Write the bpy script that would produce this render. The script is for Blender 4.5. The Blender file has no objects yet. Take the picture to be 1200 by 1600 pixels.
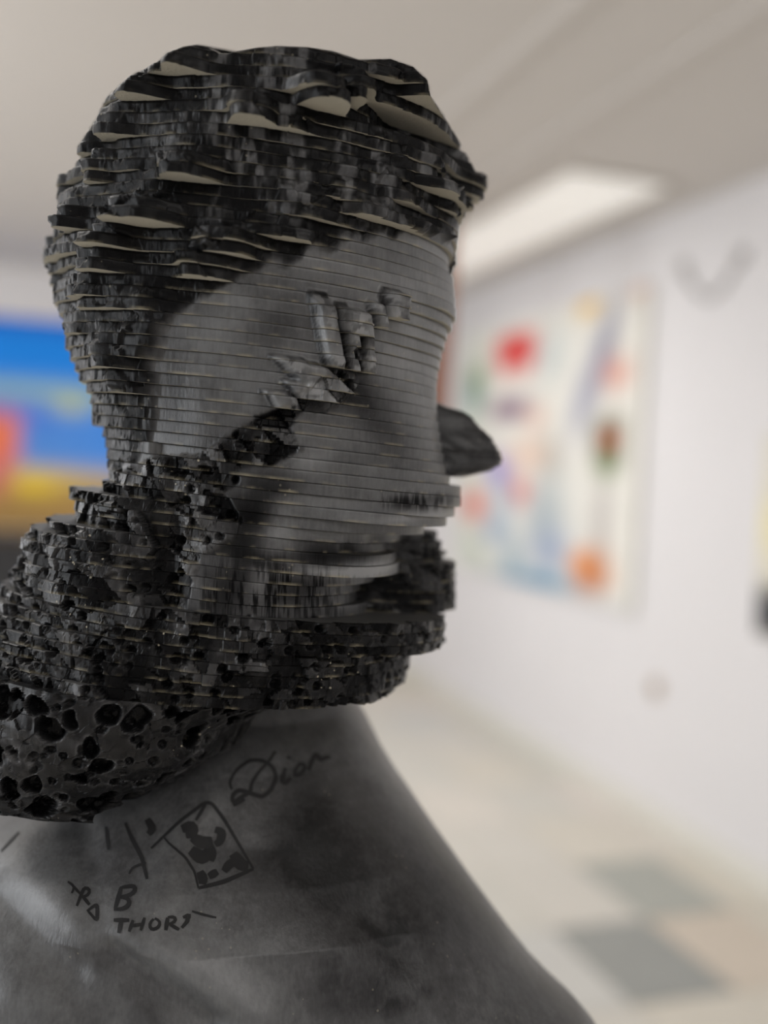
import bpy, math, random
import numpy as np
from mathutils import Vector
from mathutils.bvhtree import BVHTree
random.seed(4); rng=np.random.default_rng(4)
SC=bpy.context.scene
# ---------------------------------------------------------------- camera
F=1600.; PSI=math.radians(18.3); PITCH=math.radians(2.26); ROLL=math.radians(2.6); H=1.5
cam_d=bpy.data.cameras.new('camera'); cam=bpy.data.objects.new('camera',cam_d); SC.collection.objects.link(cam); SC.camera=cam
cam_d.sensor_fit='VERTICAL'; cam_d.sensor_height=36; cam_d.lens=36; cam_d.clip_start=.02
cam_d.dof.use_dof=True; cam_d.dof.focus_distance=.552; cam_d.dof.aperture_fstop=1.9
fwd=Vector((math.sin(PSI)*math.cos(PITCH),math.cos(PSI)*math.cos(PITCH),-math.sin(PITCH)))
right=Vector((math.cos(PSI),-math.sin(PSI),0)); up=right.cross(fwd)
c_,s_=math.cos(ROLL),math.sin(ROLL)
R2=right*c_+up*s_; U2=up*c_-right*s_
from mathutils import Matrix
cam.matrix_world=Matrix(((R2.x,U2.x,-fwd.x,0),(R2.y,U2.y,-fwd.y,0),(R2.z,U2.z,-fwd.z,H),(0,0,0,1)))
# ---------------------------------------------------------------- light
w=bpy.data.worlds.new('world'); SC.world=w; w.use_nodes=True
w.node_tree.nodes['Background'].inputs[0].default_value=(.9,.93,1,1); w.node_tree.nodes['Background'].inputs[1].default_value=.5
vs=SC.view_settings; vs.view_transform='Standard'; vs.look='None'; vs.gamma=1; vs.use_curve_mapping=False; vs.exposure=0.0
SC.cycles.use_denoising=True; SC.cycles.max_bounces=8; SC.cycles.diffuse_bounces=5
def area(name,loc,size,power,color,rot=(0,0,0),spread=180):
    l=bpy.data.lights.new(name,'AREA'); l.shape='RECTANGLE'; l.size,l.size_y=size; l.energy=power; l.color=color; l.spread=math.radians(spread)
    o=bpy.data.objects.new(name,l); o.location=loc; o.rotation_euler=rot; SC.collection.objects.link(o); return o
area('gallery_lamp',(-.9,1.6,2.6),(1.2,1.2),17,(1,.975,.95))
area('gallery_lamp',(.6,-1.2,2.62),(1.6,.9),16,(1,.975,.95))
area('gallery_lamp',(.9,4.6,2.62),(1.2,1.6),33,(1,.975,.95))
area('added_ceiling_fill',(-1.7,2.9,1.95),(1.6,.5),12,(1,.985,.96),(math.pi,0,0))  # added fill, out of view, brightens the left part of the ceiling
area('window_daylight',(-2.9,.6,1.7),(2.2,1.5),46,(.90,.95,1),(0,math.radians(-90),0))
area('window_daylight',(-2.9,4.2,1.7),(2.2,1.5),55,(.93,.96,1),(0,math.radians(-90),0))
# ---------------------------------------------------------------- helpers
def link(o,parent=None):
    SC.collection.objects.link(o)
    if parent is not None: o.parent=parent
    return o
def tag(o,label=None,cat=None,group=None,kind=None):
    for k,v in (('label',label),('category',cat),('group',group),('kind',kind)):
        if v: o[k]=v
    return o
def empty(name,loc,rz=0):
    o=bpy.data.objects.new(name,None); o.location=loc; o.rotation_euler=(0,0,rz); o.empty_display_size=.05; return link(o)
def mesh(name,verts,faces,mats,parent=None,smooth=False,attrs=None,fmat=None):
    me=bpy.data.meshes.new(name); me.from_pydata(verts if isinstance(verts,list) else verts.tolist(),[],faces)
    for m in (mats if isinstance(mats,(list,tuple)) else [mats]): me.materials.append(m)
    if attrs:
        for k,a in attrs.items():
            if a.ndim==2:
                at=me.attributes.new(k,'FLOAT_COLOR','POINT'); at.data.foreach_set('color',np.ascontiguousarray(a,dtype=np.float32).ravel())
            else:
                at=me.attributes.new(k,'FLOAT','POINT'); at.data.foreach_set('value',np.ascontiguousarray(a,dtype=np.float32))
    if fmat is not None: me.polygons.foreach_set('material_index',fmat)
    if smooth: me.polygons.foreach_set('use_smooth',[True]*len(me.polygons))
    me.update(); o=bpy.data.objects.new(name,me); return link(o,parent)
def box(name,lo,hi,m,parent=None,bev=0):
    x0,y0,z0=lo;x1,y1,z1=hi
    v=[(x0,y0,z0),(x1,y0,z0),(x1,y1,z0),(x0,y1,z0),(x0,y0,z1),(x1,y0,z1),(x1,y1,z1),(x0,y1,z1)]
    f=[(0,3,2,1),(4,5,6,7),(0,1,5,4),(1,2,6,5),(2,3,7,6),(3,0,4,7)]
    o=mesh(name,v,f,m,parent)
    if bev:
        b=o.modifiers.new('b','BEVEL'); b.width=bev; b.segments=2
    return o
def mat(name,col,rough=.6,spec=.5,noise=0,scale=8,bump=0,bscale=60,emit=None,metal=0):
    m=bpy.data.materials.new(name); m.use_nodes=True; nt=m.node_tree; b=nt.nodes['Principled BSDF']
    b.inputs['Roughness'].default_value=rough; b.inputs['Base Color'].default_value=(*col,1); b.inputs['Specular IOR Level'].default_value=spec; b.inputs['Metallic'].default_value=metal
    tc=nt.nodes.new('ShaderNodeTexCoord')
    if noise:
        n=nt.nodes.new('ShaderNodeTexNoise'); n.inputs['Scale'].default_value=scale; n.inputs['Detail'].default_value=6
        nt.links.new(tc.outputs['Object'],n.inputs['Vector'])
        mx=nt.nodes.new('ShaderNodeMix'); mx.data_type='RGBA'
        mx.inputs[6].default_value=(*[c*(1-noise) for c in col],1); mx.inputs[7].default_value=(*[min(1,c*(1+noise)) for c in col],1)
        nt.links.new(n.outputs['Fac'],mx.inputs[0]); nt.links.new(mx.outputs[2],b.inputs['Base Color'])
    if bump:
        n2=nt.nodes.new('ShaderNodeTexNoise'); n2.inputs['Scale'].default_value=bscale; n2.inputs['Detail'].default_value=5
        nt.links.new(tc.outputs['Object'],n2.inputs['Vector'])
        bp=nt.nodes.new('ShaderNodeBump'); bp.inputs['Strength'].default_value=bump; bp.inputs['Distance'].default_value=.002
        nt.links.new(n2.outputs['Fac'],bp.inputs['Height']); nt.links.new(bp.outputs[0],b.inputs['Normal'])
    if emit:
        b.inputs['Emission Color'].default_value=(*emit[0],1); b.inputs['Emission Strength'].default_value=emit[1]
    return m
def lin(*c): return tuple(((x/255+.055)/1.055)**2.4 if x>10 else x/255/12.92 for x in c)
# ---------------------------------------------------------------- room (y runs along the right wall)
WX,WY,CZ=2.575,7.0,2.70; LX,BY=-3.0,-2.6
m_wall=mat('wall_paint',lin(230,228,229),.85,.2,.02,3,.15,90)
m_ceil=mat('ceiling_paint',lin(208,203,198),.9,.2,.03,2)
m_base=mat('baseboard_paint',lin(226,224,216),.5,.4)
m_cut=mat('raw_cut',lin(184,178,162),.75,.3,.10,60,.3,500)
def wall(name,lo,hi):
    o=box(name,lo,hi,m_wall); o['kind']='structure'; return o
wall('wall_right',(WX,BY,0),(WX+.15,WY,CZ)); wall('wall_back',(LX,WY,0),(WX+.15,WY+.15,CZ))
wall('wall_left',(LX-.15,BY,0),(LX,WY+.15,CZ)); wall('wall_front',(LX-.15,BY-.15,0),(WX+.15,BY,CZ))
o=box('ceiling',(LX-.15,BY-.15,CZ),(WX+.15,WY+.15,CZ+.12),m_ceil); o['kind']='structure'
for x in (1.20,1.62):       # shallow seams of the suspended ceiling, running along the right wall
    tag(box('trim_1' if x<1.3 else 'trim_2',(x,BY,CZ-.018),(x+.045,WY,CZ),m_ceil),kind='structure')
tag(box('baseboard_right',(WX-.02,BY,0),(WX,WY,.10),m_base,bev=.004),kind='structure')
tag(box('baseboard_back',(LX,WY-.02,0),(WX-.02,WY,.10),m_base,bev=.004),kind='structure')
# floor: marble tiles as parts
m_grout=mat('grout',lin(190,184,170),.9)
fl=box('floor',(LX,BY,-.1),(WX,WY,-.004),m_grout); fl['kind']='structure'
tints=[(214,208,198),(208,204,195),(218,211,203),(205,202,193),(202,201,196),(212,206,193)]
tm=[]
for i,t in enumerate(tints+[(168,170,162),(150,152,148),(208,196,180)]):
    m=mat('marble_%d'%i,lin(*t),.35,.4,.09,3.5,0); tm.append(m)
TX,TY=.36,.5; tile_me={}
def tile_mesh(k,wx):
    if (k,wx) in tile_me: return tile_me[k,wx]
    g=.003;b=.002;v=[]
    for (e,z) in ((g,-.012),(g,-b),(g+b,0)):
        x,y=wx/2-e,TY/2-e; v+=[(-x,-y,z),(x,-y,z),(x,y,z),(-x,y,z)]
    f=[(8,9,10,11)]
    for r in (0,4):
        for i in range(4): f.append((r+i,r+(i+1)%4,r+4+(i+1)%4,r+4+i))
    me=bpy.data.meshes.new('tile'); me.from_pydata(v,[],f); me.materials.append(tm[k]); tile_me[k,wx]=me; return me
x1=WX; wx=.205
while x1>-1.7:
    for j in range(14):
        y=.25+TY*j
        if y-TY/2<0: continue
        x=x1-wx/2; k=int(rng.integers(0,6))
        if abs(x-1.83)<.1 and abs(y-2.75)<.1: k=7
        elif abs(x-2.19)<.1 and abs(y-3.25)<.1: k=6
        elif abs(x-2.19)<.1 and abs(y-2.75)<.1: k=8
        elif y>4 and rng.random()<.07: k=6
        o=bpy.data.objects.new('tile',tile_mesh(k,wx)); o.location=(x,y,0); o.parent=fl; SC.collection.objects.link(o)
    x1-=wx; wx=TX
o=box('floor_slab',(LX,BY,-.004),(WX,0,-.0005),tm[0],fl); o.name='stone_slab'
# ---------------------------------------------------------------- background things
def printed(name,w_,h_,fn,parent,n=160):
    """flat painted cloth, colours per vertex; local plane x (0..w), z (0..h), faces -y"""
    nxp=n; nzp=int(n*h_/w_)
    U,V=np.meshgrid(np.linspace(0,1,nxp),np.linspace(0,1,nzp))
    col=fn(U,V)
    P=np.stack([U*w_,np.zeros_like(U),V*h_],-1).reshape(-1,3)
    idx=np.arange(nxp*nzp).reshape(nzp,nxp)
    f=np.stack([idx[:-1,:-1],idx[:-1,1:],idx[1:,1:],idx[1:,:-1]],-1).reshape(-1,4).tolist()
    c=np.concatenate([np.clip(col,0,1).reshape(-1,3),np.ones((nxp*nzp,1))],1)
    m=bpy.data.materials.new(name+'_print'); m.use_nodes=True; nt=m.node_tree
    a=nt.nodes.new('ShaderNodeAttribute'); a.attribute_name='print'; nt.links.new(a.outputs['Color'],nt.nodes['Principled BSDF'].inputs['Base Color'])
    nt.nodes['Principled BSDF'].inputs['Roughness'].default_value=.75
    return mesh(name,P,f,m,parent,attrs={'print':c})
def L3(c): return np.array(lin(*c))
def blob(col,U,V,u,v,wu,wv,c,a=1,ang=0,p=2):
    ca,sa=math.cos(ang),math.sin(ang); du=U-u; dv=V-v
    x=(du*ca+dv*sa)/wu; y=(-du*sa+dv*ca)/wv
    k=a*np.exp(-(np.abs(x)**p+np.abs(y)**p))[...,None]
    return col*(1-k)+L3(c)*k
def abstract(U,V):
    col=np.ones(U.shape+(3,))*L3((236,234,226))
    n=np.sin(U*37+V*11)*np.sin(V*29-U*17)*.5+.5
    col=blob(col,U,V,.06,.5,.12,.7,(214,222,208),.7)
    # u: 0 far edge .. 1 near edge ; v: 0 bottom .. 1 top
    B=[(.36,.90,.13,.055,(232,40,48),1,0,4),(.31,.84,.05,.05,(236,70,70),.9,0,2),(.43,.84,.05,.05,(232,50,60),.9,0,2),
       (.10,.80,.055,.06,(120,140,60),.9,0,2),(.09,.73,.055,.07,(90,140,135),.9,0,2),
       (.34,.66,.13,.045,(150,128,145),.85,0,4),(.75,.985,.05,.04,(240,205,90),.95,0,2),
       (.82,.80,.045,.20,(150,152,172),.85,-.32,2),(.74,.66,.04,.12,(176,178,192),.8,-.3,2),
       (.89,.74,.055,.05,(235,180,165),.8,0,2),(.87,.52,.07,.085,(92,92,62),.95,0,4),(.875,.53,.03,.03,(225,130,60),.9,0,2),(.87,.44,.04,.04,(110,140,60),.8,0,2),
       (.29,.42,.07,.06,(160,140,215),.9,0,2),(.43,.34,.06,.05,(240,140,130),.8,0,2),(.13,.27,.08,.06,(232,120,105),.85,0,2),(.28,.18,.07,.05,(150,175,200),.8,0,2),
       (.33,.30,.05,.08,(170,195,215),.7,0,2),(.60,.47,.05,.09,(160,165,160),.6,.2,2),(.58,.25,.11,.16,(180,190,195),.75,0,2),(.62,.14,.10,.08,(170,182,205),.7,0,2),
       (.50,.62,.05,.05,(245,200,180),.5,0,2),(.47,.48,.12,.06,(244,214,196),.6,0,2),
       (.82,.10,.09,.075,(240,172,50),1,.3,4),(.86,.10,.03,.05,(205,140,40),.7,0,2),(.86,.26,.04,.16,(196,192,190),.8,0,2),
       (.55,.02,.24,.035,(120,165,190),.85,.06,2),(.40,.08,.06,.09,(150,175,190),.7,0,2),(.16,.08,.10,.04,(190,200,190),.7,-.5,2),
       (.57,.84,.08,.10,(215,222,222),.7,0,2),(.97,.99,.04,.03,(225,200,190),.8,0,2)]
    for (u,v,wu,wv,c,a,g,p) in B: col=blob(col,U,V,u,v,wu,wv,tuple(max(10,x-(max(c)-x)*.45-8) for x in c),min(1,a*1.15),g,p)
    return col*(.97+.05*n[...,None])
m_canvas=mat('canvas_side',lin(225,222,214),.8)
m_stretch=mat('stretcher_wood',lin(170,140,100),.7)
def painting(loc,rz,w_,h_,fn,label,d=.03,n=160):
    r=empty('painting',loc,rz); tag(r,label,'painting')
    box('canvas_edge',(0,.001,0),(w_,d,h_),m_canvas,r); 
    p=printed('painted_canvas',w_,h_,fn,r,n); return r
# right wall: the painting's far edge at y 6.17, its near edge at 4.05; faces -x
y0,y1=4.05,6.17
painting((WX-.035,y1,H-.585),-math.pi/2,y1-y0,.585+.90,lambda U,V:abstract(U,V),'large white abstract painting with red, yellow and orange patches on right wall')
def darkart(U,V):
    col=np.ones(U.shape+(3,))*L3((225,220,205))
    col=blob(col,U,V,.1,.12,.4,.14,(60,62,66),1,0,4); col=blob(col,U,V,.05,.55,.2,.15,(236,226,180),1); return blob(col,U,V,.5,.8,.2,.1,(120,60,60),.9)
painting((WX-.035,3.19,H-.545),-math.pi/2,1.2,.75,darkart,'small dark-bottomed painting cut off by right edge of view')
def village(U,V):
    col=np.ones(U.shape+(3,))*L3((66,144,238))
    s=lambda a,b:np.clip((V-a)/(b-a),0,1)[...,None]
    k=s(.70,.78); col=col*(1-k)+L3((0,140,245))*k
    k=s(.93,.98); col=col*(1-k)+L3((20,100,215))*k
    col=blob(col,U,V,.42,.66,.6,.05,(160,195,190),.9,0,2); col=blob(col,U,V,.62,.60,.07,.05,(214,216,120),.8)
    col=blob(col,U,V,.3,.50,.25,.10,(66,104,228),.8); col=blob(col,U,V,.5,.42,.25,.10,(90,150,225),.7)
    k=1-s(.21,.28); col=col*(1-k)+L3((176,140,80))*k
    col=blob(col,U,V,.36,.27,.6,.05,(200,180,130),.9)
    col=blob(col,U,V,.50,.22,.10,.055,(252,215,30),1); col=blob(col,U,V,.62,.24,.2,.03,(225,190,90),.7)
    col=blob(col,U,V,.33,.42,.12,.13,(250,128,78),1,0,6); col=blob(col,U,V,.33,.56,.12,.03,(200,130,160),.8)
    col=blob(col,U,V,.37,.25,.05,.08,(222,92,110),.9); return col
painting((-.95,WY-.035,H-.47),0,1.75,1.34,village,'bright blue painting with orange house and yellow flowers on back wall')
# wall fixings
sk=empty('wall_socket',(WX,3.86,H-.897),-math.pi/2); tag(sk,'small round beige wall socket low on right wall','socket')
def disc(name,r,d,m,parent,n=24,y=0):
    v=[(r*math.cos(2*math.pi*i/n),y-dd,r*math.sin(2*math.pi*i/n)*1) for dd in (0,d) for i in range(n)]+[(.85*r*math.cos(2*math.pi*i/n),y-d*1.3,.85*r*math.sin(2*math.pi*i/n)) for i in range(n)]
    f=[(i,(i+1)%n,n+(i+1)%n,n+i) for i in range(n)]+[(n+i,n+(i+1)%n,2*n+(i+1)%n,2*n+i) for i in range(n)]+[tuple(range(2*n,3*n))]
    return mesh(name,v,f,m,parent)
m_sock=mat('socket_plastic',lin(196,178,160),.5); m_dark=mat('dark_plastic',lin(40,38,38),.5)
disc('cover_plate',.045,.008,m_sock,sk); disc('socket_hole',.018,.004,m_dark,sk,y=-.0105)
def tube(name,pts,r,m,parent=None,n=8):
    q=[Vector(p) for p in pts]
    for _ in range(3):
        k=[q[0]]
        for i in range(len(q)-1): k+=[q[i]*.75+q[i+1]*.25,q[i]*.25+q[i+1]*.75]
        q=k+[q[-1]]
    v=[];f=[]
    for i,p in enumerate(q):
        t=(q[min(i+1,len(q)-1)]-q[max(i-1,0)]).normalized(); a=t.cross(Vector((0,1,0))).normalized(); b=t.cross(a)
        v+=[tuple(p+a*(r*math.cos(2*math.pi*j/n))+b*(r*math.sin(2*math.pi*j/n))) for j in range(n)]
    for i in range(len(q)-1): f+=[(i*n+j,i*n+(j+1)%n,(i+1)*n+(j+1)%n,(i+1)*n+j) for j in range(n)]
    f+=[tuple(range(n-1,-1,-1)),tuple(range((len(q)-1)*n,len(q)*n))]
    return mesh(name,v,f,m,parent,True)
m_wire=mat('wire_grey',lin(176,172,170),.6)
wr=empty('wall_garland',(WX,3.62,H+.80),-math.pi/2); tag(wr,'thin grey looped wire hanging high on right wall beside abstract painting','wire')
tube('wire',[(-.22,-.01,.16),(-.18,-.012,.10),(-.12,-.012,.03),(-.03,-.012,-.03),(.05,-.012,-.02),(.12,-.012,.04),(.17,-.012,.09),(.21,-.01,.13)],.011,m_wire,wr)
for (x,z) in ((-.20,.13),(.19,.11)): disc('wall_hook',.030,.02,m_wire,wr).location=(x,0,z)
# ceiling light panel near the right wall
cl=empty('ceiling_light',(2.1,4.78,CZ)); tag(cl,'long softly glowing white ceiling panel beside right wall','light')
m_alu=mat('lamp_frame',lin(190,184,176),.5)
m_diff=mat('lamp_diffuser',(.8,.8,.78),.6,emit=(lin(255,248,238),.34))
fx,fy=.225,1.2
box('diffuser',(-fx,-fy,-.012),(fx,fy,-.004),m_diff,cl)
for lo,hi in (((-fx-.02,-fy-.02,-.018),(-fx,fy+.02,0)),((fx,-fy-.02,-.018),(fx+.02,fy+.02,0)),((-fx,-fy-.02,-.018),(fx,-fy,0)),((-fx,fy,-.018),(fx,fy+.02,0))):
    box('frame',lo,hi,m_alu,cl)
# narrow hanging panel seen past the forehead
m_brown=mat('brown_wood',lin(128,84,66),.5,.4,.25,12)
hp=empty('hanging_panel',(1.665,4.25,1.62),-PSI); tag(hp,'narrow brown wooden panel hanging from ceiling behind the forehead','panel')
box('board',(-.10,-.02,0),(.020,.02,1.03),m_brown,hp,bev=.003); box('rail',(-.11,-.03,1.03),(.03,.03,1.078),m_dark,hp,bev=.003)
# black cabinet under the blue painting
m_black=mat('black_lacquer',lin(36,36,38),.45)
cb=empty('cabinet',(-.55,6.62,0)); tag(cb,'low black cabinet against back wall below the blue painting','cabinet')
box('body',(-.7,-.28,.06),(.75,.3,.98),m_black,cb,bev=.004); box('top',(-.72,-.30,.98),(.77,.31,1.01),m_black,cb,bev=.004); box('plinth_base',(-.66,-.24,0),(.71,.28,.06),m_black,cb)
for k in range(2):
    d=box('door',(-.69+k*.725,-.295,.08),(.02+k*.725,-.28,.96),m_black,cb,bev=.003)
    box('handle',(-.03+k*.10,-.315,.45),(-.015+k*.10,-.295,.6),m_wire,d)
# ================================================================= THE SLICED HEAD
# everything below is in the bust's own frame: x right, y away, z up, origin at eye level of the room's viewer
def ray(u,v):
    x=(u-600)/F; y=-(v-800)/F; c,s=math.cos(ROLL),math.sin(ROLL)
    xr=x*c-y*s; yr=x*s+y*c
    return xr, math.cos(PITCH)+yr*math.sin(PITCH), -math.sin(PITCH)+yr*math.cos(PITCH)
def at(u,v,d): 
    a,b,c=ray(u,v); return a*d/b,d,c*d/b
def proj(P):
    x,y,z=P[...,0],P[...,1],P[...,2]
    f=y*math.cos(PITCH)-z*math.sin(PITCH); h=y*math.sin(PITCH)+z*math.cos(PITCH)
    c,s=math.cos(ROLL),math.sin(ROLL); X=x/f; Y=h/f
    return np.stack([600+F*(X*c+Y*s),800-F*(-X*s+Y*c)],-1)
TILT=.062; XT=at(400,700,.62)[0]     # the cuts slope gently down to the right
def tab(pts,d,TILT=.062):     # outline in (px,py) at depth d -> x as a function of z
    q=sorted([(at(u,v,d)[2]+TILT*(at(u,v,d)[0]-XT),at(u,v,d)[0]) for u,v in pts]); return np.array(q).T
def f_(t,z): return np.interp(z,t[0],t[1])
def hsh(ix,iy,iz,k):
    h=(ix*374761393+iy*668265263+iz*2147483647+k*1274126177)&0xffffffff
    h=((h^(h>>13))*1274126177)&0xffffffff; h=((h^(h>>16))*2246822519)&0xffffffff
    return ((h^(h>>15))&0xffffff)/float(0x1000000)
def vnoise(P,k=0):
    I=np.floor(P).astype(np.int64); f=P-I; f=f*f*(3-2*f); r=0
    for dx in (0,1):
        for dy in (0,1):
            for dz in (0,1):
                wgt=(f[:,0] if dx else 1-f[:,0])*(f[:,1] if dy else 1-f[:,1])*(f[:,2] if dz else 1-f[:,2])
                r=r+wgt*hsh(I[:,0]+dx,I[:,1]+dy,I[:,2]+dz,k)
    return r
def fbm(P,k=0,o=3):
    r=0;a=.5
    for i in range(o): r=r+a*vnoise(P*2**i,k+i*7); a*=.5
    return r/(1-.5**o)
def worley(P,k=0):   # F1, F2, cell id
    I=np.floor(P).astype(np.int64); n=len(P); d1=np.full(n,9.);d2=np.full(n,9.);cid=np.zeros(n)
    for dx in (-1,0,1):
        for dy in (-1,0,1):
            for dz in (-1,0,1):
                J=I+np.array([dx,dy,dz])
                q=[J[:,a]+hsh(J[:,0],J[:,1],J[:,2],k+a) for a in range(3)]
                d=np.sqrt((P[:,0]-q[0])**2+(P[:,1]-q[1])**2+(P[:,2]-q[2])**2)
                m=d<d1; d2=np.where(m,d1,np.minimum(d2,d)); cid=np.where(m,hsh(J[:,0],J[:,1],J[:,2],k+9),cid); d1=np.where(m,d,d1)
    return d1,d2,cid
def facet(P,k=0):    # flat broken facets: each cell a tilted plane
    I=np.floor(P).astype(np.int64); n=len(P); d1=np.full(n,9.); val=np.zeros(n)
    for dx in (-1,0,1):
        for dy in (-1,0,1):
            for dz in (-1,0,1):
                J=I+np.array([dx,dy,dz]); h=[hsh(J[:,0],J[:,1],J[:,2],k+a) for a in range(7)]
                ex,ey,ez=P[:,0]-J[:,0]-h[0],P[:,1]-J[:,1]-h[1],P[:,2]-J[:,2]-h[2]
                d=ex*ex+ey*ey+ez*ez; m=d<d1; d1=np.where(m,d,d1)
                val=np.where(m,(h[3]-.5)*1.2+1.3*(ex*(h[4]-.5)+ey*(h[5]-.5)+ez*(h[6]-.5)),val)
    return val
def sdf(poly,U,V):   # signed distance in px, positive inside
    n=len(poly); d=np.full(U.shape,1e9); ins=np.zeros(U.shape,bool)
    for i in range(n):
        x0,y0=poly[i]; x1,y1=poly[(i+1)%n]; ex,ey=x1-x0,y1-y0
        t=np.clip(((U-x0)*ex+(V-y0)*ey)/(ex*ex+ey*ey+1e-9),0,1)
        d=np.minimum(d,np.hypot(U-x0-t*ex,V-y0-t*ey))
        c=((y0>V)!=(y1>V))&(U<(x1-x0)*(V-y0)/((y1-y0)+1e-12)+x0); ins^=c
    return np.where(ins,d,-d)
DS=.62; HZ=735.
CT=np.array([(120,230),(150,185),(165,153),(200,120),(232,103),(250,93),(262,82),(285,73),(305,70),(325,73),(342,83),(356,83),(370,80),(400,75),(430,72),(480,74),(520,80),(560,93),(575,93),(610,92),(645,104),(668,125),(673,150),(700,190),(735,250),(745,270)]).T
CL=np.array([(250,93),(232,103),(200,120),(198,140),(165,153),(157,167),(153,200),(128,207),(120,223),(117,250),(115,278),(87,283),(88,313),(88,343),(98,354),(71,357),(70,387),(65,400),(75,433),(78,450),(83,460),(100,517),(103,550),(120,587),(138,620),(145,660),(164,690),(168,737),(176,741),(177,751),(107,762),(107,783),(117,800),(117,811),(72,812),(60,824),(40,829),(28,857),(36,878),(14,895),(10,912),(-5,930),(-35,955),(-60,1010),(-70,1110)],float)[:,::-1].T
CR=np.array([(672,140),(674,158),(700,190),(720,220),(735,255),(745,269),(764,280),(760,300),(740,322),(722,332),(714,380),(708,430),(713,490),(700,512),(690,550),(683,590),(683,640),(690,690),(700,742),(720,750),(721,784),(711,787),(711,795),(698,798),(699,815),(668,820),(684,834),(692,848),(700,868),(713,878),(713,955),(697,960),(697,1004),(682,1006),(681,1014),(643,1020),(636,1050),(634,1056),(604,1072),(598,1086),(560,1094),(520,1110)],float)[:,::-1].T
LA=tab([(300,70),(262,84),(236,100),(212,120),(182,145),(166,170),(146,207),(128,235),(118,270),(104,300),(98,345),(86,362),(80,400),(84,440),(96,490),(108,540),(124,587),(144,630),(154,670),(170,700),(174,737),(178,760),(190,965)],DS)
RA=tab([(560,72),(600,86),(640,104),(664,130),(684,170),(704,200),(722,235),(736,265),(731,300),(722,330),(714,380),(708,430),(713,490),(700,512),(690,550),(682,590),(682,640),(690,690),(700,742),(720,750),(721,784),(710,786),(711,795),(698,797),(699,815),(668,819),(640,832),(622,850),(619,870),(609,885),(578,892),(575,903),(557,915),(552,950),(545,972)],DS)
LB=tab([(240,708),(236,728),(196,735),(190,748),(120,752),(112,765),(112,800),(116,806),(74,810),(60,824),(36,830),(30,857),(34,880),(10,900),(-5,930),(-35,955),(-60,1010),(-70,1110)],.63)
RB=tab([(300,708),(380,735),(420,765),(430,800),(420,960)],.60)
RB2=tab([(640,825),(684,834),(692,848),(700,868),(713,876),(713,955),(697,960),(697,1004),(682,1006),(681,1014),(643,1020),(636,1050),(634,1056),(604,1072),(598,1086),(560,1094)],.62)
def zat(u,v,d): p=at(u,v,d); return p[2]+TILT*(p[0]-XT)
zA0=zat(500,968,.56); zB0=zat(300,700,.56); zC0=zat(640,828,.62)
PITCHZ=.0062; ZB=zat(400,1121,.53); ZT=.2572
NS=int(round((ZT-ZB)/PITCHZ)); PITCHZ=(ZT-ZB)/NS
NF,NBK=620,140
TH=np.concatenate([np.linspace(-math.pi-.35,.35,NF,endpoint=False),np.linspace(.35,math.pi-.35,NBK,endpoint=False)])
DX,DY=np.cos(TH),np.sin(TH)
def ray_el(ox,oy,cx,cy,a,b):
    px,py=ox-cx,oy-cy; A=(DX/a)**2+(DY/b)**2; B=2*(px*DX/a**2+py*DY/b**2); C=(px/a)**2+(py/b)**2-1
    D=B*B-4*A*C; r=np.where(D>0,(-B+np.sqrt(np.maximum(D,0)))/(2*A),0); return np.maximum(r,0)
def base_ring(z):
    lim=z/.4135; yfA=max(.540,lim)
    if z>zA0: ox=.5*(f_(LA,z)+f_(RA,z)); oy=max(.617,lim+.02)
    else: ox,oy=at(320,1040,.64)[0],.64
    if z<zB0+.002 and z>zA0: ox=at(400,850,.62)[0]+ (0.0)
    r=np.full(len(TH),.02); which=np.zeros(len(TH))
    if z>zA0:
        a=.5*(f_(RA,z)-f_(LA,z)); b=(.092-.012*min(1,max(0,-z/.1))) if z<.2 else max(.092*math.sqrt(max(0,1-((z-.2)/.075)**2)),.02)
        if z<zB0: yfA=.540+.003*min(1,(zB0-z)/.06)
        ra=ray_el(ox,oy,.5*(f_(RA,z)+f_(LA,z)),yfA+b,max(a,.02),b); r=np.maximum(r,ra)
    if z<zB0:
        if z>zA0:
            t=min(1,(zB0-z)/.09); a=.5*(f_(RB,z)-f_(LB,z)); b=.075; yf=.554-.011*t
            rb=ray_el(ox,oy,.5*(f_(RB,z)+f_(LB,z)),yf+b,a,b)
            if z<zC0:
                xc=at(480,900,.7)[0]; a=f_(RB2,z)-xc; rc=ray_el(ox,oy,xc,.675,a,.066)
                which=np.where((rc>r)&(rc>rb),2,which); r=np.maximum(r,rc)
            which=np.where(rb>=r,1,which); r=np.maximum(r,rb)
        else:
            a=.5*(f_(RB2,z)-f_(LB,z)); b=.105; t=(zA0-z)/(zA0-ZB)
            r=ray_el(ox,oy,.5*(f_(RB2,z)+f_(LB,z)),.5395+b-.006*t,a,b); which[:]=1
    return ox,oy,r,which
zmid=ZB+PITCHZ*(np.arange(NS)+.5)
base=[base_ring(z) for z in zmid]
BU=[];BV=[]
for z,(ox,oy,r,wc) in zip(zmid,base):
    uv=proj(np.stack([ox+r*DX,oy+r*DY,z-TILT*(ox+r*DX-XT)],-1)); BU.append(uv[:,0]);BV.append(uv[:,1])
BU=np.array(BU);BV=np.array(BV); FR=(DY<.25)
BR=np.array([b[2] for b in base])
def locate(u,v):
    d=np.hypot(BU-u,BV-v)+np.where(FR,0,1e4)[None,:]; return np.unravel_index(np.argmin(d),d.shape)
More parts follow.
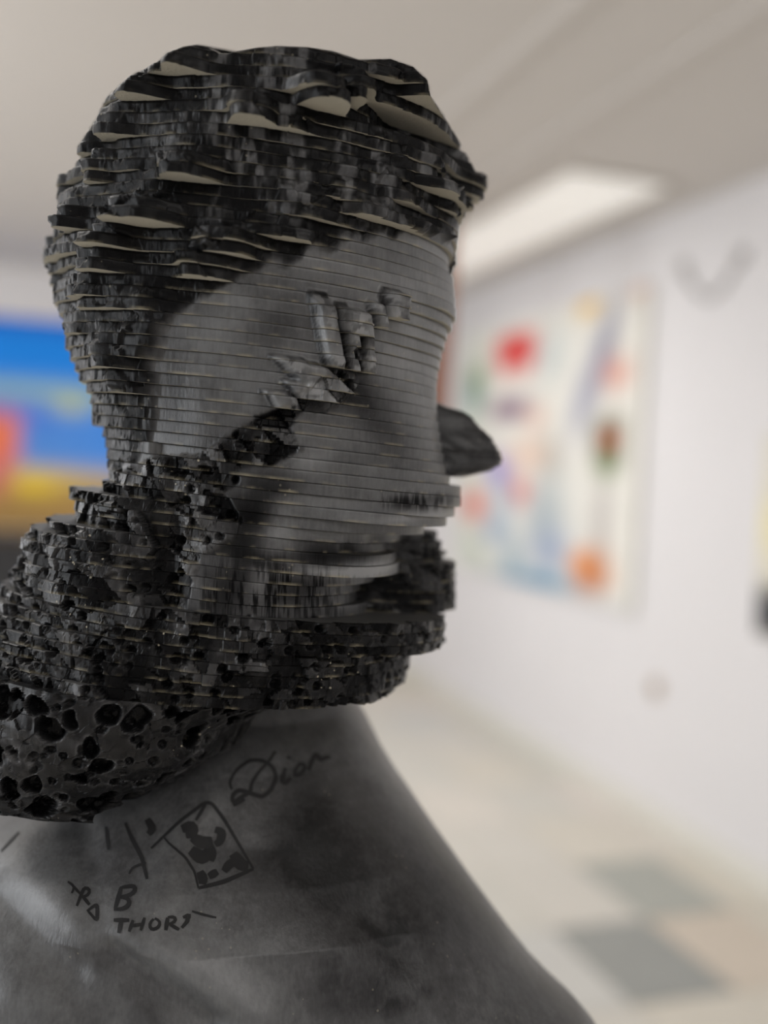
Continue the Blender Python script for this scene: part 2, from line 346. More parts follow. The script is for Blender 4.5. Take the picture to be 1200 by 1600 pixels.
# lumps: (px, py of the lower lip, half width px, height px, depth mm, edge power, lean)
LUMPS=[ # curls at the crown, left silhouette
 (300,112,34,44,9,2,.3),(262,112,26,30,7,2,.3),(232,150,36,34,9,3,.3),(205,152,22,30,8,3,0),(182,212,24,26,7,3,0),(175,203,30,40,8,2,0),(150,282,20,44,8,3,0),
 (140,232,24,28,7,3,.2),(190,210,26,40,6,2,0),(118,352,20,34,8,4,0),(96,396,24,34,8,4,0),(100,300,18,26,6,3,0),
 (84,440,22,34,6,4,0),(150,434,28,30,6,4,0),
 # big curls over the side of the head
 (298,272,44,30,9,3,.5),(238,338,58,34,12,4,.4),(188,384,40,26,9,4,.3),(165,415,44,26,9,4,.2),(250,320,44,44,4,2,.3),(150,458,44,24,7,4,.2),(160,475,40,14,4,4,.2),
 (318,265,40,60,4,2,.6),(358,397,34,28,8,4,.4),(322,428,38,28,8,4,.3),(390,378,34,24,5,3,.3),(345,370,40,40,5,2,.3),(330,405,60,50,5,2,.3),
 (402,197,38,28,9,4,.5),(400,175,50,40,5,2,.5),(432,200,30,26,6,3,.5),(450,190,34,30,6,3,.5),
 (508,166,44,30,12,4,.5),(500,140,60,44,5,2,.4),(560,155,30,40,9,3,.4),(640,146,26,44,10,4,.3),(600,120,40,34,6,2,.2),(650,128,30,44,7,2,0),
 # fringe
 (440,360,56,22,8,4,.5),(470,340,60,50,6,2,.5),(575,325,46,30,8,4,.5),(545,310,60,50,6,2,.5),(620,300,44,44,6,2,.4),(680,290,40,50,8,3,.3),
 (655,262,40,30,6,3,.3),(735,322,46,70,9,3,.0),(700,330,40,44,6,3,.2),(640,426,120,15,7,4,.1),(560,398,60,10,5,4,.1),(655,350,100,14,7,4,.1),(700,402,50,14,8,4,0),(700,440,60,60,5,3,.0),(735,290,40,20,6,4,0),
 # lower hair behind the ear
 (240,520,54,30,6,4,.2),(230,560,54,36,6,3,.1),(185,560,44,60,6,2,0),(120,510,40,30,4,3,0),(200,600,50,60,5,2,0),(215,470,50,40,6,3,.2),
]
EAR=[(606,484,17,36,14,6,.1),(580,494,8,30,12,6,.2),(546,508,22,30,14,6,.2),
 (516,562,14,98,13,6,.22),(546,566,10,88,12,6,.2),(568,578,8,80,10,6,.15),
 (512,600,26,28,13,6,1.3),(486,590,24,34,12,6,1.0),(500,612,16,14,10,6,1.),(472,622,20,12,9,6,.6),(444,622,20,14,11,6,.6),(486,622,13,16,13,6,0)]
SM=[ # smooth forms: (u,v,wu,wv,angle,amp mm)
 (620,802,120,14,-.16,7),(560,838,60,9,-.12,4),(600,850,44,13,-.05,-10),(548,846,14,18,0,-5),(575,868,50,8,-.15,5),(550,890,90,11,-.12,8),(500,900,70,12,.1,1.5),(460,930,90,28,0,2.5),
 (440,700,90,70,0,2.5),(560,620,70,60,0,-2.5),(640,700,50,80,0,2),(690,470,50,34,0,3),(650,560,40,34,0,-3),(430,480,150,70,0,1.5),(255,640,50,90,0,-3),(430,830,60,50,0,-1.5)]
PX=.00036
def locs(L): return [(l,)+tuple(locate(l[0],l[1])) for l in L]
LL=locs(LUMPS); EL=locs(EAR); SL=[(s,)+tuple(locate(s[0],s[1])) for s in SM]
HAIR=[(60,40),(700,40),(800,250),(760,330),(722,350),(705,372),(660,366),(600,370),(545,378),(500,396),(440,418),(400,428),(370,448),(330,470),(290,480),(262,520),(246,560),(240,600),(236,650),(232,690),(226,728),(160,745),(60,600)]
ROCK=[(100,745),(170,738),(235,712),(310,704),(345,680),(400,650),(440,632),(470,600),(530,560),(552,540),(574,560),(566,600),(540,630),(480,650),(452,668),(470,700),(440,722),(380,740),(372,756),(345,770),(378,812),(372,846),(330,860),(305,890),(290,935),(290,955),(420,968),(560,966),(562,1000),(800,1000),(800,1200),(-200,1400),(-200,800)]
def lump_sum(Ls,k,thr,fz=0.,ga=1.):
    out=np.zeros(len(TH)); r0=BR[k]
    for (l,kk,ii) in Ls:
        u,v,wd,ht,mm,p,lean=l; n=max(1,ht*PX/PITCHZ); t=(kk+n-k-fz)/n       # 0 at its top, 1 at its lip
        if t<=0 or k<kk: continue
        s=((TH-TH[ii]+math.pi)%(2*math.pi)-math.pi)*r0 + lean*(k+fz-kk)*PITCHZ
        prof=min(1,t+.12)**.6 if thr else min(1,t*4+.1); mm=mm*ga
        if thr: mm,wd=(mm*1.45,wd*.85) if mm>8.5 else (mm,wd)
        out=np.maximum(out,mm*.001*prof*np.exp(-np.abs(s/(wd*PX))**p)) if mm>5.5 else out+mm*.001*prof*np.exp(-np.abs(s/(wd*PX))**p)
    return out
ROWS=[0,.045,.28,.5,.72,.92,1.0]
bust=empty('sculpture_bust',(0,0,H-.40),-PSI); tag(bust,'charcoal painted bust with head cut into horizontal slices, standing on white plinth','sculpture')
ZO=.40   # bust frame origin sits .40 below eye level
# --- materials of the sculpture
def paint_mat(name,rocky=False):
    m=bpy.data.materials.new(name); m.use_nodes=True; nt=m.node_tree; N=nt.nodes; Lk=nt.links; b=N['Principled BSDF']
    def nd(t,**k):
        n=N.new(t)
        for a,v in k.items():
            if a in ('operation','data_type','blend_type','attribute_name','feature'): setattr(n,a,v)
            else: n.inputs[a].default_value=v
        return n
    tc=nd('ShaderNodeTexCoord'); tone=nd('ShaderNodeAttribute',attribute_name='tone'); edge=nd('ShaderNodeAttribute',attribute_name='edge'); rock=nd('ShaderNodeAttribute',attribute_name='rock')
    cr=N.new('ShaderNodeValToRGB'); e=cr.color_ramp.elements
    e[0].position=0; e[0].color=(*lin(11,11,12),1); e[1].position=1; e[1].color=(*lin(128,129,130),1)
    for p,c in ((.25,(29,29,30)),(.5,(66,66,67)),(.75,(100,101,102))):
        x=e.new(p); x.color=(*lin(*c),1)
    n1=nd('ShaderNodeTexNoise',Scale=95.,Detail=8.,Roughness=.7); Lk.new(tc.outputs['Object'],n1.inputs['Vector'])
    mp=nd('ShaderNodeMapping'); mp.inputs['Scale'].default_value=(1,1,.18); Lk.new(tc.outputs['Object'],mp.inputs['Vector'])
    n2=nd('ShaderNodeTexNoise',Scale=520.,Detail=4.); Lk.new(mp.outputs[0],n2.inputs['Vector'])
    def math_(op,a,b_,c=None):
        x=nd('ShaderNodeMath',operation=op)
        for i,q in enumerate((a,b_,c)):
            if q is None: continue
            if isinstance(q,(int,float)): x.inputs[i].default_value=q
            else: Lk.new(q,x.inputs[i])
        return x.outputs[0]
    t=math_('ADD',tone.outputs['Fac'],math_('MULTIPLY',math_('SUBTRACT',n1.outputs['Fac'],.5),.38))
    t=math_('ADD',t,math_('MULTIPLY',math_('SUBTRACT',n2.outputs['Fac'],.5),.22))
    Lk.new(t,cr.inputs[0])
    # pale worn rim of every slice
    n3=nd('ShaderNodeTexNoise',Scale=70.,Detail=5.); Lk.new(tc.outputs['Object'],n3.inputs['Vector'])
    k=math_('MULTIPLY',edge.outputs['Fac'],math_('MULTIPLY',math_('SUBTRACT',n3.outputs['Fac'],.50),7.))
    k=math_('MINIMUM',math_('MAXIMUM',k,0),.75)
    mx=nd('ShaderNodeMix',data_type='RGBA'); Lk.new(k,mx.inputs[0]); Lk.new(cr.outputs[0],mx.inputs[6]); mx.inputs[7].default_value=(*lin(150,142,120),1)
    # small pale chips
    vo=nd('ShaderNodeTexVoronoi',Scale=210.); Lk.new(tc.outputs['Object'],vo.inputs['Vector'])
    sp=math_('LESS_THAN',vo.outputs['Distance'],.14); n4=nd('ShaderNodeTexNoise',Scale=30.); Lk.new(tc.outputs['Object'],n4.inputs['Vector'])
    sp=math_('MULTIPLY',sp,math_('GREATER_THAN',n4.outputs['Fac'],.62)); sp=math_('MULTIPLY',sp,math_('ADD',.25,math_('MULTIPLY',rock.outputs['Fac'],.6)))
    mx2=nd('ShaderNodeMix',data_type='RGBA'); Lk.new(sp,mx2.inputs[0]); Lk.new(mx.outputs[2],mx2.inputs[6]); mx2.inputs[7].default_value=(*lin(165,158,140),1)
    Lk.new(mx2.outputs[2],b.inputs['Base Color'])
    ro=math_('SUBTRACT',math_('ADD',.20,math_('MULTIPLY',n1.outputs['Fac'],.3)),math_('MULTIPLY',rock.outputs['Fac'],.06)); Lk.new(ro,b.inputs['Roughness']); Lk.new(math_('ADD',.13,math_('MULTIPLY',tone.outputs['Fac'],.55)),b.inputs['Specular IOR Level'])
    bp=nd('ShaderNodeBump',Strength=.35,Distance=.0006); hh=math_('ADD',n2.outputs['Fac'],math_('MULTIPLY',n1.outputs['Fac'],2.)); Lk.new(hh,bp.inputs['Height']); Lk.new(bp.outputs[0],b.inputs['Normal'])
    return m
m_paint=paint_mat('charcoal_paint')
TONE_G=[ # smooth face: paint patches, with gloss highlights and shade put into the tone: (u,v,wu,wv,angle,delta)
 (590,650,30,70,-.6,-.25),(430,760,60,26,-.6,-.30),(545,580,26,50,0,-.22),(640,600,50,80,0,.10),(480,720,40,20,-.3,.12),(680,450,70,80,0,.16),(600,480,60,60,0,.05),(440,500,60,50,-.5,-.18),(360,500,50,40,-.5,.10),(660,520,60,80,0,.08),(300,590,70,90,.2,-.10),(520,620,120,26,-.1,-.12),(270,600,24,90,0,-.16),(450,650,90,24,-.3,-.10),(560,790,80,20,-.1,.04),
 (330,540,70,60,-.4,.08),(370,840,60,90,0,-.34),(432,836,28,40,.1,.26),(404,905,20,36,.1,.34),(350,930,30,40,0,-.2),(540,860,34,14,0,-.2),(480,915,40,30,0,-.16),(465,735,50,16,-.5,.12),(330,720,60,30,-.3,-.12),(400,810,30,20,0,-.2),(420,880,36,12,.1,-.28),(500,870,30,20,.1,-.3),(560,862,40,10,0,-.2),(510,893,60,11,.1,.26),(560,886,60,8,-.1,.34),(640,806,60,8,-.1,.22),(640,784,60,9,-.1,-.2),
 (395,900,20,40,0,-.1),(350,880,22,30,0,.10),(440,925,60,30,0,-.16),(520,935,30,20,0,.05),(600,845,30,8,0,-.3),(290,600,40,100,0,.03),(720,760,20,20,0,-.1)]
zflap=zat(755,272,.66)
for k in range(NS):
    z0=ZB+k*PITCHZ; ox,oy,r0,wc=base[k]
    lump=lump_sum(LL,k,1)
    jx,jy=rng.normal(0,.00025,2)
    if zflap-2.2*PITCHZ<z0<zflap: lump=lump+.030*np.exp(-((TH-.30)/.45)**4)
    sm=np.zeros(len(TH)); slt=rng.normal(0,.035)
    for (s,kk,ii) in SL:
        u,v,wu,wv,ang,mm=s; du=BU[k]-u; dv=BV[k]-v; ca,sa=math.cos(ang),math.sin(ang)
        sm+=np.where(FR,mm*.001*np.exp(-((du*ca+dv*sa)/wu)**2-((-du*sa+dv*ca)/wv)**2),0)
    verts=[];tone=[];edge=[];rockA=[]
    for j,q in enumerate(ROWS):
        z=z0+q*PITCHZ; zc=z0+.5*PITCHZ+(q-.5)*PITCHZ*.25
        P=np.stack([ox+r0*DX,oy+r0*DY,np.full(len(TH),zc)],-1)
        ear=lump_sum(EL,k,0,q-.5,.75)
        Pz=P.copy(); Pz[:,2]=z-TILT*(P[:,0]-XT)
        uv=proj(Pz); U,V=uv[:,0],uv[:,1]
        n_edge=(fbm(P*90,5)-.5)*36
        frontw=np.clip(.5-DY*2,0,1)
        hair=np.clip((sdf(HAIR,U,V)+n_edge*1.3)/14,0,1)*FR + (~FR)*(zc>0)
        rock=np.clip((sdf(ROCK,U,V)+n_edge*.7)/8,0,1)*FR + (~FR)*(zc<=0)
        rock=np.where(wc>0,np.where((wc==1)&(z>zA0),rock,1.),rock); hair=hair*(1-rock)
        face=(1-hair)*(1-rock)
        Pm=.35*P+.65*Pz; Pm=Pm+np.stack([Pm[:,2]*.8,0*U,0*U],-1); low=np.clip((zA0-zc)/.01,0,1); facR=(1-.4*low)*facet(Pm*np.array([56,56,84]),7)+.35*facet(P*np.array([110,110,120]),8); fac=facet(Pz*np.array([80,80,105]),3); fac2=facet(Pz*150,11)
        wv=fbm(P*np.array([38,38,55]),21,2)-.5
        # rock: stair-step facets plus holes
        f1,f2,cid=worley(Pz*np.array([115,115,140]),17)
        hole=np.clip((.42-f1)/.25,0,1)*(cid>.60-.25*low)
        pick=fbm(Pz*28,31,2)
        d=hair*(1.35*lump+ .0050*wv + .0010*fac*(1+2*(lump>.003))+.0005*fac2)+rock*(.0042*facR+.0004*fac2-.0038*hole+.004*(pick-.5))+face*(sm+.0003*(fbm(P*60,40)-.5))
        d=d+np.where(hair<1,ear*(1-rock*.3),0)
        inset=((.0003+.0005*rock+.0004*hair) if q==1 else 0)
        r=r0+d-inset
        r=np.maximum(r,.012)
        X=ox+jx+r*DX; Y=oy+jy+r*DY
        verts.append(np.stack([X,Y,z-TILT*(X-XT)],-1))
        # paint
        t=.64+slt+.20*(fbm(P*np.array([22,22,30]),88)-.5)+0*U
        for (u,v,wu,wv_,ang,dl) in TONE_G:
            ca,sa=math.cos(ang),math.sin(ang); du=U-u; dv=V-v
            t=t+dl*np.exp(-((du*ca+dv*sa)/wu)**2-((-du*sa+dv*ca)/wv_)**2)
        # vertical black streaks low on the jaw
        st=.55*vnoise(np.stack([TH*46+q*.6,np.full(len(TH),k*.55+q*.4),np.zeros(len(TH))],-1),77)+.45*vnoise(np.stack([TH*150,np.full(len(TH),k*.6+q*.5),np.zeros(len(TH))],-1),78); jaw=np.exp(-((U-430)/130)**2-((V-925)/40)**2)+.8*np.exp(-((U-650)/60)**2-((V-783)/12)**2)
        t=t-jaw*np.clip((st-.46)*6,0,1)*.46
        pn=fbm(P*np.array([75,75,24]),61); scuff=np.clip((pn-.53)*10,0,1)*np.clip((fbm(P*260,63)-.40)*6,0,1)
        cellt=facet(Pz*np.array([55,55,160]),51)
        crown=np.clip((U-150)/150,.12,1)*np.clip((430-V)/120,.12,1); th=-.07+.08*(cellt>.1)+scuff*.52*crown
        th=np.where(lump>.003,th+.05,th)
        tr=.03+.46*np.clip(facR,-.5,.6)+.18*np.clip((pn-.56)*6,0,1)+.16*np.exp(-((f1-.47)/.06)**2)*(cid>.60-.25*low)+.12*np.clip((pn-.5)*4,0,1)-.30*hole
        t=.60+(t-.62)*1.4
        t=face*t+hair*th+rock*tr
        e_=np.clip(ear/.004,0,1); t=t*(1-e_)+e_*(.72+.35*fac2); t=t-.42*np.exp(-((ear-.0022)/.0017)**2)*(ear>.0004)  # pale ear pieces; shade in their crevices is put into the tone
        chip=np.exp(-(((U-483)/13)**4+((V-608)/9)**4)); t=t*(1-chip)+1.35*chip
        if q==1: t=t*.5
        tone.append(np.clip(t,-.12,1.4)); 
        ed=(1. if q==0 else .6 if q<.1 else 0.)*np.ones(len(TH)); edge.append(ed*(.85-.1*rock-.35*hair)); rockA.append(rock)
    n=len(TH); nr=len(ROWS)
    VV=np.stack(verts)                       # rows, points, xyz : fit the ring to the outline of the bust
    for side in (-1,1):
        for it in range(2):
            uv=proj(VV); fl_=uv[...,0]*side; m_=np.unravel_index(np.argmax(fl_),fl_.shape); uu,vv_=uv[m_]
            tgt=np.interp(vv_,*(CL if side<0 else CR)); p=VV[m_]
            dx=float(np.clip((tgt-uu)/F*p[1],-.03,.03)); wgt=np.clip(DX*side,0,1)**(1.5 if side<0 else 3)
            if side>0 and z0<zC0 and z0>zA0: wgt=wgt*np.where(wc==2,1,.15)
            VV[...,0]+=dx*wgt[None,:]; VV[...,2]-=TILT*dx*wgt[None,:]
    if z0>.15:
        uv=proj(VV); T_=np.interp(uv[...,0],*CT)+1.5*rng.random(uv.shape[:1])[:,None]
        need=np.clip((T_-uv[...,1]),0,None)  # push back whatever rises above the crown outline
        fac_=(HZ-uv[...,1])/np.maximum(HZ-uv[...,1]-need,50); x_=VV[...,0]/VV[...,1]; VV[...,1]*=fac_
        VV[...,0]=x_*VV[...,1]*.5+VV[...,0]*.5
    VV[...,2]+=ZO
    V_=np.concatenate([VV.reshape(-1,3),VV[0].mean(0)[None],VV[-1].mean(0)[None]])
    idx=np.arange(n); nxt=(idx+1)%n; F4=[]
    for j in range(nr-1): F4.append(np.stack([j*n+idx,j*n+nxt,(j+1)*n+nxt,(j+1)*n+idx],-1))
    faces=np.concatenate(F4).tolist()
    nb=len(faces)
    faces+=np.stack([nxt,idx,np.full(n,nr*n)],-1).tolist(); faces+=np.stack([(nr-1)*n+idx,(nr-1)*n+nxt,np.full(n,nr*n+1)],-1).tolist()
    fm=[0]*nb+[1]*n+[2]*n
    A={kx:np.concatenate(a+[np.array([.3,.3])]) for kx,a in (('tone',tone),('edge',edge),('rock',rockA))}
    if k==0: m_top=mat('slice_top',lin(66,66,66),.5,.4,.3,60)
    o=mesh('slice',V_,faces,[m_paint,m_cut,m_top],bust,attrs=A,fmat=fm)
    rm=np.stack(rockA); rq=rm[:-1].reshape(-1)<.5; sf=np.concatenate([rq,np.zeros(2*n,bool)]); o.data.polygons.foreach_set('use_smooth',sf)
    if k==NS-1: pass
# --- nose: own part, far side of the cheek
zn0,zn1=at(700,745,.66)[2],at(700,628,.66)[2]
NT=tab([(684,628),(700,636),(722,642),(738,652),(756,672),(768,684),(778,702),(784,716),(783,726),(768,735),(745,741),(715,747)],.665,0)
nv=[];nf=[];tn=[];M=28;NR=46
for j in range(NR):
    t=j/(NR-1); z=zn0+(zn1-zn0)*t; tip=f_(NT,z); x0=at(655,700,.665)[0]
    for i in range(M):
        a=-math.pi/2+math.pi*i/(M-1); wd=.018*(1-.55*t)
        g=.0012*math.sin(i*1.7+j*.55)*(t<.6)
        st=.0008*((j//6)%2)
        nostril=-.004*math.exp(-((a+.75)/.28)**2-((t-.16)/.12)**2)
        nv.append((x0+(tip-x0)*(math.cos(a)**.75)+g*math.cos(a)+nostril-st,.665+wd*math.sin(a)*(1.15 if t<.35 else 1)+g,z+ZO)); tn.append(.27+.12*((j//6)%2)+.08*random.random())
for j in range(NR-1):
    for i in range(M-1): nf.append((j*M+i,j*M+i+1,(j+1)*M+i+1,(j+1)*M+i))
nf.append(tuple(range(M-1,-1,-1))); nf.append(tuple((NR-1)*M+i for i in range(M)))
o=mesh('nose',nv,nf,m_paint,bust,True,{'tone':np.array(tn),'edge':np.zeros(len(nv)),'rock':np.zeros(len(nv))})
o['label']='dark pointed nose chipped with orange marks'
# --- thick porous block under the slices
NRB=90
LBk=tab([(-70,1100),(-66,1200),(-30,1260),(60,1285),(130,1292)],.62); RBk=tab([(556,1100),(540,1108),(505,1118),(455,1132),(415,1146),(372,1168),(356,1190),(334,1216),(290,1234),(250,1252),(215,1266),(180,1284),(140,1292)],.545)
zb1=ZB; zb0=zat(135,1291,.555)
bv=[];bt=[];br=[]
for j in range(NRB):
    t=j/(NRB-1); z=zb0+(zb1-zb0)*t
    L,Rr=f_(LBk,z),f_(RBk,z); a=max(.5*(Rr-L),.006); cx=.5*(Rr+L); b=.105*max(.05,(1-(1-t)**2.4)); yf=.5335+.022*(1-t)**2.5
    cyl=yf+b
    P=np.stack([cx+a*DX,cyl+b*DY,np.full(len(TH),z)],-1)
    Pw=P+.006*np.stack([fbm(P*60,1)-.5,fbm(P*60,2)-.5,fbm(P*60,3)-.5],-1)*2
    f1,f2,cid=worley(Pw*np.array([66,66,70]),91); hole=np.clip((.30+.28*cid-f1)/.16,0,1)*(cid>.30)
    g1,g2,cid2=worley(Pw*130,95); hole2=np.clip((.42-g1)/.2,0,1)*(cid2>.45); fb=fbm(P*34,31,4)-.5; fac=facet(P*90,3)
    d=.0012*fac-.0075*hole-.0022*hole2+.010*fb
    P[:,0]+=d*DX; P[:,1]+=d*DY; P[:,2]+=ZO-TILT*(P[:,0]-XT)
    bv.append(P); pn=fbm(P*70,61)
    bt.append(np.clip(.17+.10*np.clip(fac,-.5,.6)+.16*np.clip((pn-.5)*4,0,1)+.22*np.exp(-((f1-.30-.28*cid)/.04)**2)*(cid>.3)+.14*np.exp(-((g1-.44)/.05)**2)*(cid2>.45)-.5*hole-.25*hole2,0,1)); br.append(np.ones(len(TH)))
n=len(TH); idx=np.arange(n); nxt=(idx+1)%n
faces=np.concatenate([np.stack([j*n+idx,j*n+nxt,(j+1)*n+nxt,(j+1)*n+idx],-1) for j in range(NRB-1)]).tolist()
bv.append(np.array([bv[0].mean(0),bv[NRB-1].mean(0)])); bt.append(np.array([.2,.2])); br.append(np.array([1.,1.]))
faces+=np.stack([nxt,idx,np.full(n,NRB*n)],-1).tolist()+np.stack([(NRB-1)*n+idx,(NRB-1)*n+nxt,np.full(n,NRB*n+1)],-1).tolist()
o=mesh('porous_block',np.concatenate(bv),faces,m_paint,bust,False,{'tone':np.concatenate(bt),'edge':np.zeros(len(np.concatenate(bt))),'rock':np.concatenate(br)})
o['label']='thick uncut block full of holes under lowest slice'
# --- neck, shoulders and chest: one smooth body
RS=tab([(535,1060),(541,1095),(556,1125),(572,1150),(596,1192),(622,1228),(650,1262),(682,1302),(712,1340),(744,1380),(772,1414),(800,1448),(830,1482),(862,1512),(892,1536),(915,1560),(941,1600),(935,1680),(860,1800)],.66,0)
LS=tab([(190,1060),(185,1120),(150,1170),(60,1230),(-60,1300),(-200,1370),(-300,1440),(-380,1520),(-420,1600),(-440,1800)],.66,0)
YF=np.array([[-.45,.500],[-.40,.502],[-.34,.505],[-.287,.522],[-.26,.530],[-.235,.549],[-.21,.574],[-.185,.600],[-.16,.622],[-.13,.634],[-.09,.64]]).T
NSH=300; nsx=520
ts=np.concatenate([np.linspace(-math.pi-.2,.2,nsx,endpoint=False),np.linspace(.2,math.pi-.2,100,endpoint=False)]); cX,cY=np.cos(ts),np.sin(ts)
RIDGE=[ # (u0,v0,u1,v1,width px,amp mm)
 (205,1455,400,1590,46,7),(180,1490,330,1600,30,-7),(390,1600,250,1500,20,-2),(330,1330,560,1420,60,-5),(480,1150,420,1330,46,-4),(30,1340,130,1420,44,6),(0,1420,110,1520,34,-5),(20,1560,80,1600,50,5),
 (570,1150,700,1400,50,3),(520,1180,620,1480,40,-2),(340,1200,250,1400,30,3),(640,1480,700,1600,60,4),(560,1440,640,1500,30,-3),(130,1300,150,1420,26,-4)]
sv=[];st=[]
zz=np.concatenate([np.linspace(-.40,-.31,24,endpoint=False),np.linspace(-.31,-.09,NSH)])
for z in zz:
    L,Rr,yf=f_(LS,z),f_(RS,z),f_(YF,z); a=.5*(Rr-L); cx=.5*(Rr+L); b=min(.075+max(0,(-z-.13))*.35,.12)
    e=2.15; rr=(np.abs(cX)**e+np.abs(cY)**e)**(-1/e)
    P=np.stack([cx+a*rr*cX,yf+b+b*rr*cY,np.full(len(ts),z)],-1)
    uv=proj(P); U,V=uv[:,0],uv[:,1]; d=np.zeros(len(ts)); fr=np.clip(.3-cY*3,0,1)
    for (u0,v0,u1,v1,wd,mm) in RIDGE:
        ex,ey=u1-u0,v1-v0; t=np.clip(((U-u0)*ex+(V-v0)*ey)/(ex*ex+ey*ey),0,1); dd=np.hypot(U-u0-t*ex,V-v0-t*ey); d+=mm*.001*np.exp(-(dd/wd)**2)
    d*=fr; d+=.0012*(fbm(P*40,13)-.5)
    P[:,1]-=d; P[:,2]+=ZO
    sv.append(P)
    t=.58+.0*U  # mottled paint; right side toned down to offset the stronger light there
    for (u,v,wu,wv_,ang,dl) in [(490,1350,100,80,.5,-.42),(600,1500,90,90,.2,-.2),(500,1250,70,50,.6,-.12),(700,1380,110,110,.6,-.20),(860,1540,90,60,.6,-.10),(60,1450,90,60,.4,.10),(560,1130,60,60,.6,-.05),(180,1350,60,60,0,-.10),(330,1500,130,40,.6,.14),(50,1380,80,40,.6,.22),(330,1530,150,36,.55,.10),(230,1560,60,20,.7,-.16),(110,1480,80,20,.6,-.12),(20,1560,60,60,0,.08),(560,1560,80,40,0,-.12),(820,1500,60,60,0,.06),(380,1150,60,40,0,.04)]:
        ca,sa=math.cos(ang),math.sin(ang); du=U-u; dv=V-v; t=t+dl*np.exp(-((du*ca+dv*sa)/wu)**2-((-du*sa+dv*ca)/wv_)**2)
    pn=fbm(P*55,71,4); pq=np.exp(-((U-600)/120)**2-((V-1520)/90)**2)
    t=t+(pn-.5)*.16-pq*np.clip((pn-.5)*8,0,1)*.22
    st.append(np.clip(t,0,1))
n=len(ts); idx=np.arange(n); nxt=(idx+1)%n; nr=len(zz)
faces=np.concatenate([np.stack([j*n+idx,j*n+nxt,(j+1)*n+nxt,(j+1)*n+idx],-1) for j in range(nr-1)]).tolist()
sv.append(np.array([sv[0].mean(0),sv[nr-1].mean(0)])); st.append(np.array([.4,.4]))
faces+=np.stack([nxt,idx,np.full(n,nr*n)],-1).tolist()+np.stack([(nr-1)*n+idx,(nr-1)*n+nxt,np.full(n,nr*n+1)],-1).tolist()
SV=np.concatenate(sv); 
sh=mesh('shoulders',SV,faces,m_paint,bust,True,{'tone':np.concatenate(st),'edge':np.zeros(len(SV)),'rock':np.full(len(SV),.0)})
sh['label']='smooth grey neck and shoulders with inked tattoos'
bvh=BVHTree.FromPolygons(SV.tolist(),faces)
# --- inked tattoos: thin brush strokes lying on the neck
m_ink=mat('tattoo_ink',lin(30,30,31),.6,.3)
def stroke(pts,wd):
    """centre line in picture pixels laid onto the neck surface, real width in mm"""
    P=[]
    q=[]
    for i in range(len(pts)-1):
        a,b=np.array(pts[i],float),np.array(pts[i+1],float); m_=max(1,int(np.hypot(*(b-a))/4))
        for t in range(m_): q.append(a+(b-a)*t/m_)
    q.append(np.array(pts[-1],float))
    if len(q)>4:
        for _ in range(2): q=[q[0]]+[(q[i-1]+q[i]*2+q[i+1])/4 for i in range(1,len(q)-1)]+[q[-1]]
    for i,c in enumerate(q):
        a=q[max(0,i-1)]; b=q[min(len(q)-1,i+1)]; t=(b-a)/(np.hypot(*(b-a))+1e-9); nrm=np.array([-t[1],t[0]])
        taper=.6+.4*math.sin(math.pi*(i+.5)/len(q))
        row=[]
        for s in (-1,1):
            p=c+nrm*s*wd*.72*taper; d=Vector(ray(*p)).normalized(); hit=bvh.ray_cast(Vector((0,0,ZO)),d)
            if hit[0] is None: return None
            nn=hit[1] if hit[1].dot(d)<0 else -hit[1]
            row.append(hit[0]+nn*.0003)
        P.append(row)
    return P
def ink(name,strokes,parent,label):
    vv=[];ff=[]
    for pts,wd in strokes:
        P=stroke(pts,wd)
        if not P: continue
        b=len(vv)
        for r_ in P: vv+=[tuple(r_[0]),tuple(r_[1])]
        for i in range(len(P)-1): ff.append((b+2*i,b+2*i+1,b+2*i+3,b+2*i+2))
    o=mesh(name,vv,ff,m_ink,parent); o['label']=label
ink('tattoo_script',[([(430,1174),(420,1190),(404,1206),(392,1226),(392,1238),(376,1246),(364,1256),(362,1244),(372,1234),(392,1240),(410,1246),(424,1234),(432,1214),(426,1198),(410,1188),(390,1188),(370,1202),(358,1222),(362,1234)],5),
  ([(382,1248),(364,1258)],6),([(446,1200),(440,1218),(444,1226),(454,1216)],6),([(450,1186),(452,1182)],5),
  ([(470,1192),(460,1204),(460,1214),(470,1210),(478,1198),(472,1192),(464,1198)],5),([(482,1204),(488,1186),(494,1176),(500,1190),(508,1182),(516,1184)],6)],sh,'black inked cursive word on side of neck')
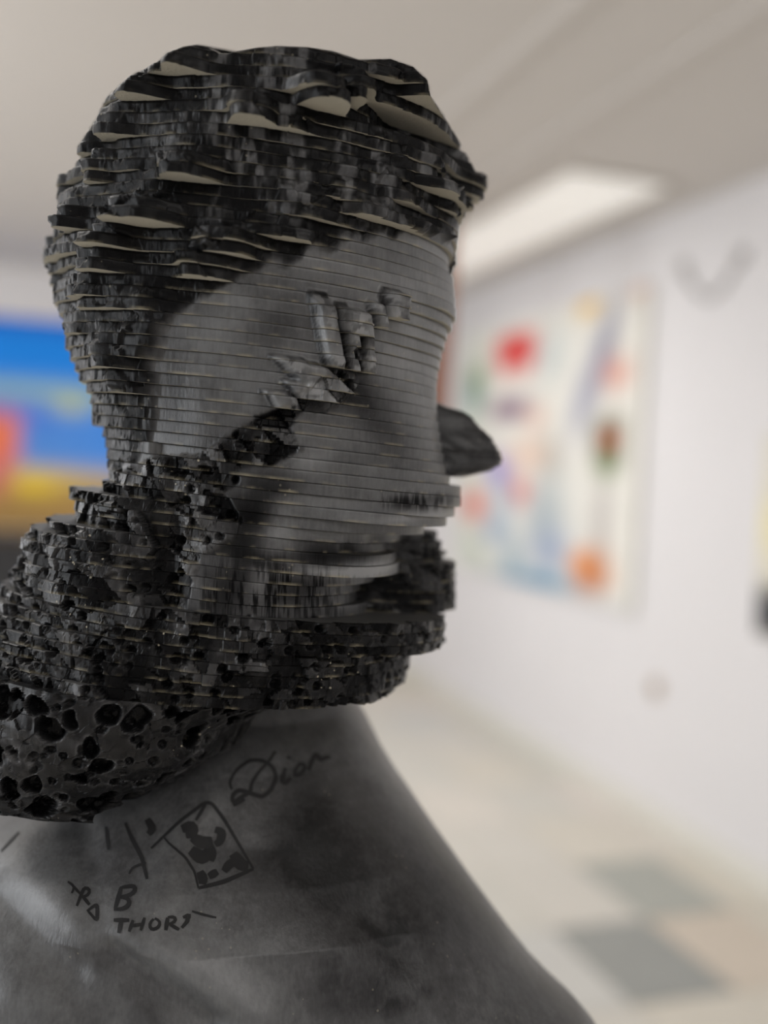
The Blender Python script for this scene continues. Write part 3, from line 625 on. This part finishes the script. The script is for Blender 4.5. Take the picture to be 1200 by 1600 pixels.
ink('tattoo_flag',[([(236,1326),(280,1284),(320,1254),(330,1254),(350,1280),(396,1358)],4),([(396,1358),(350,1378),(310,1388)],5),([(310,1388),(304,1362),(290,1340),(262,1316),(256,1308)],3),([(322,1256),(306,1282)],4),
  ([(284,1296),(300,1290),(302,1302),(290,1304)],13),([(300,1308),(316,1318),(332,1314)],14),([(336,1296),(348,1300),(344,1316),(336,1320)],10),([(298,1328),(316,1342),(328,1330)],15),([(326,1316),(334,1334),(330,1346)],8),
  ([(364,1334),(376,1352),(388,1354)],14),([(372,1344),(358,1350),(350,1362)],10),([(312,1362),(318,1374),(316,1382)],11),([(326,1370),(340,1362)],9)],sh,'black inked chequered flag on front of neck')
ink('tattoo_letters',[([(106,1378),(118,1386),(112,1396)],3),([(112,1382),(128,1400)],3),([(120,1416),(132,1386),(142,1390),(138,1400),(126,1402)],4),([(130,1402),(140,1414)],4),([(136,1424),(152,1412),(152,1440),(138,1424)],4),
  ([(190,1386),(180,1420)],5),([(190,1387),(210,1384),(213,1392),(204,1399),(188,1402)],5),([(188,1402),(202,1404),(203,1414),(192,1421),(178,1421)],5),
  ([(178,1438),(202,1438)],5),([(190,1438),(186,1458)],5),([(208,1438),(202,1456)],4),([(226,1434),(220,1454)],4),([(205,1447),(224,1444)],4),
  ([(240,1436),(232,1444),(236,1454),(248,1450),(252,1440),(242,1435)],4),([(262,1434),(259,1454)],5),([(262,1434),(270,1432),(277,1436),(273,1442),(262,1445)],4),([(266,1445),(280,1453)],4),([(286,1434),(298,1428),(290,1440),(296,1436),(284,1450)],5),([(300,1424),(320,1430),(338,1434)],3)],sh,'black inked capital letters across top of chest')
for st_ in ([([(196,1286),(206,1310),(222,1340),(230,1374)],5)],[([(230,1280),(240,1296),(232,1304)],9)],[([(166,1292),(170,1328)],4)],[([(228,1348),(206,1356),(202,1366)],3)],[([(2,1330),(30,1300)],3)]):
    ink('tattoo_line',st_,sh,'faint black inked line below the porous block')
# ---------------------------------------------------------------- plinth (below the frame) carries the bust
m_pl=mat('plinth_paint',lin(228,226,222),.6)
pl=empty('plinth',(.17,.64,0),-PSI); tag(pl,'white painted box plinth under the charcoal bust','plinth')
box('body',(-.34,-.17,.03),(.06,.17,H-.425),m_pl,pl,bev=.003); box('top_plate',(-.35,-.18,H-.425),(.07,.18,H-.40),m_pl,pl,bev=.003); box('foot',(-.33,-.16,0),(.05,.16,.03),m_dark,pl)
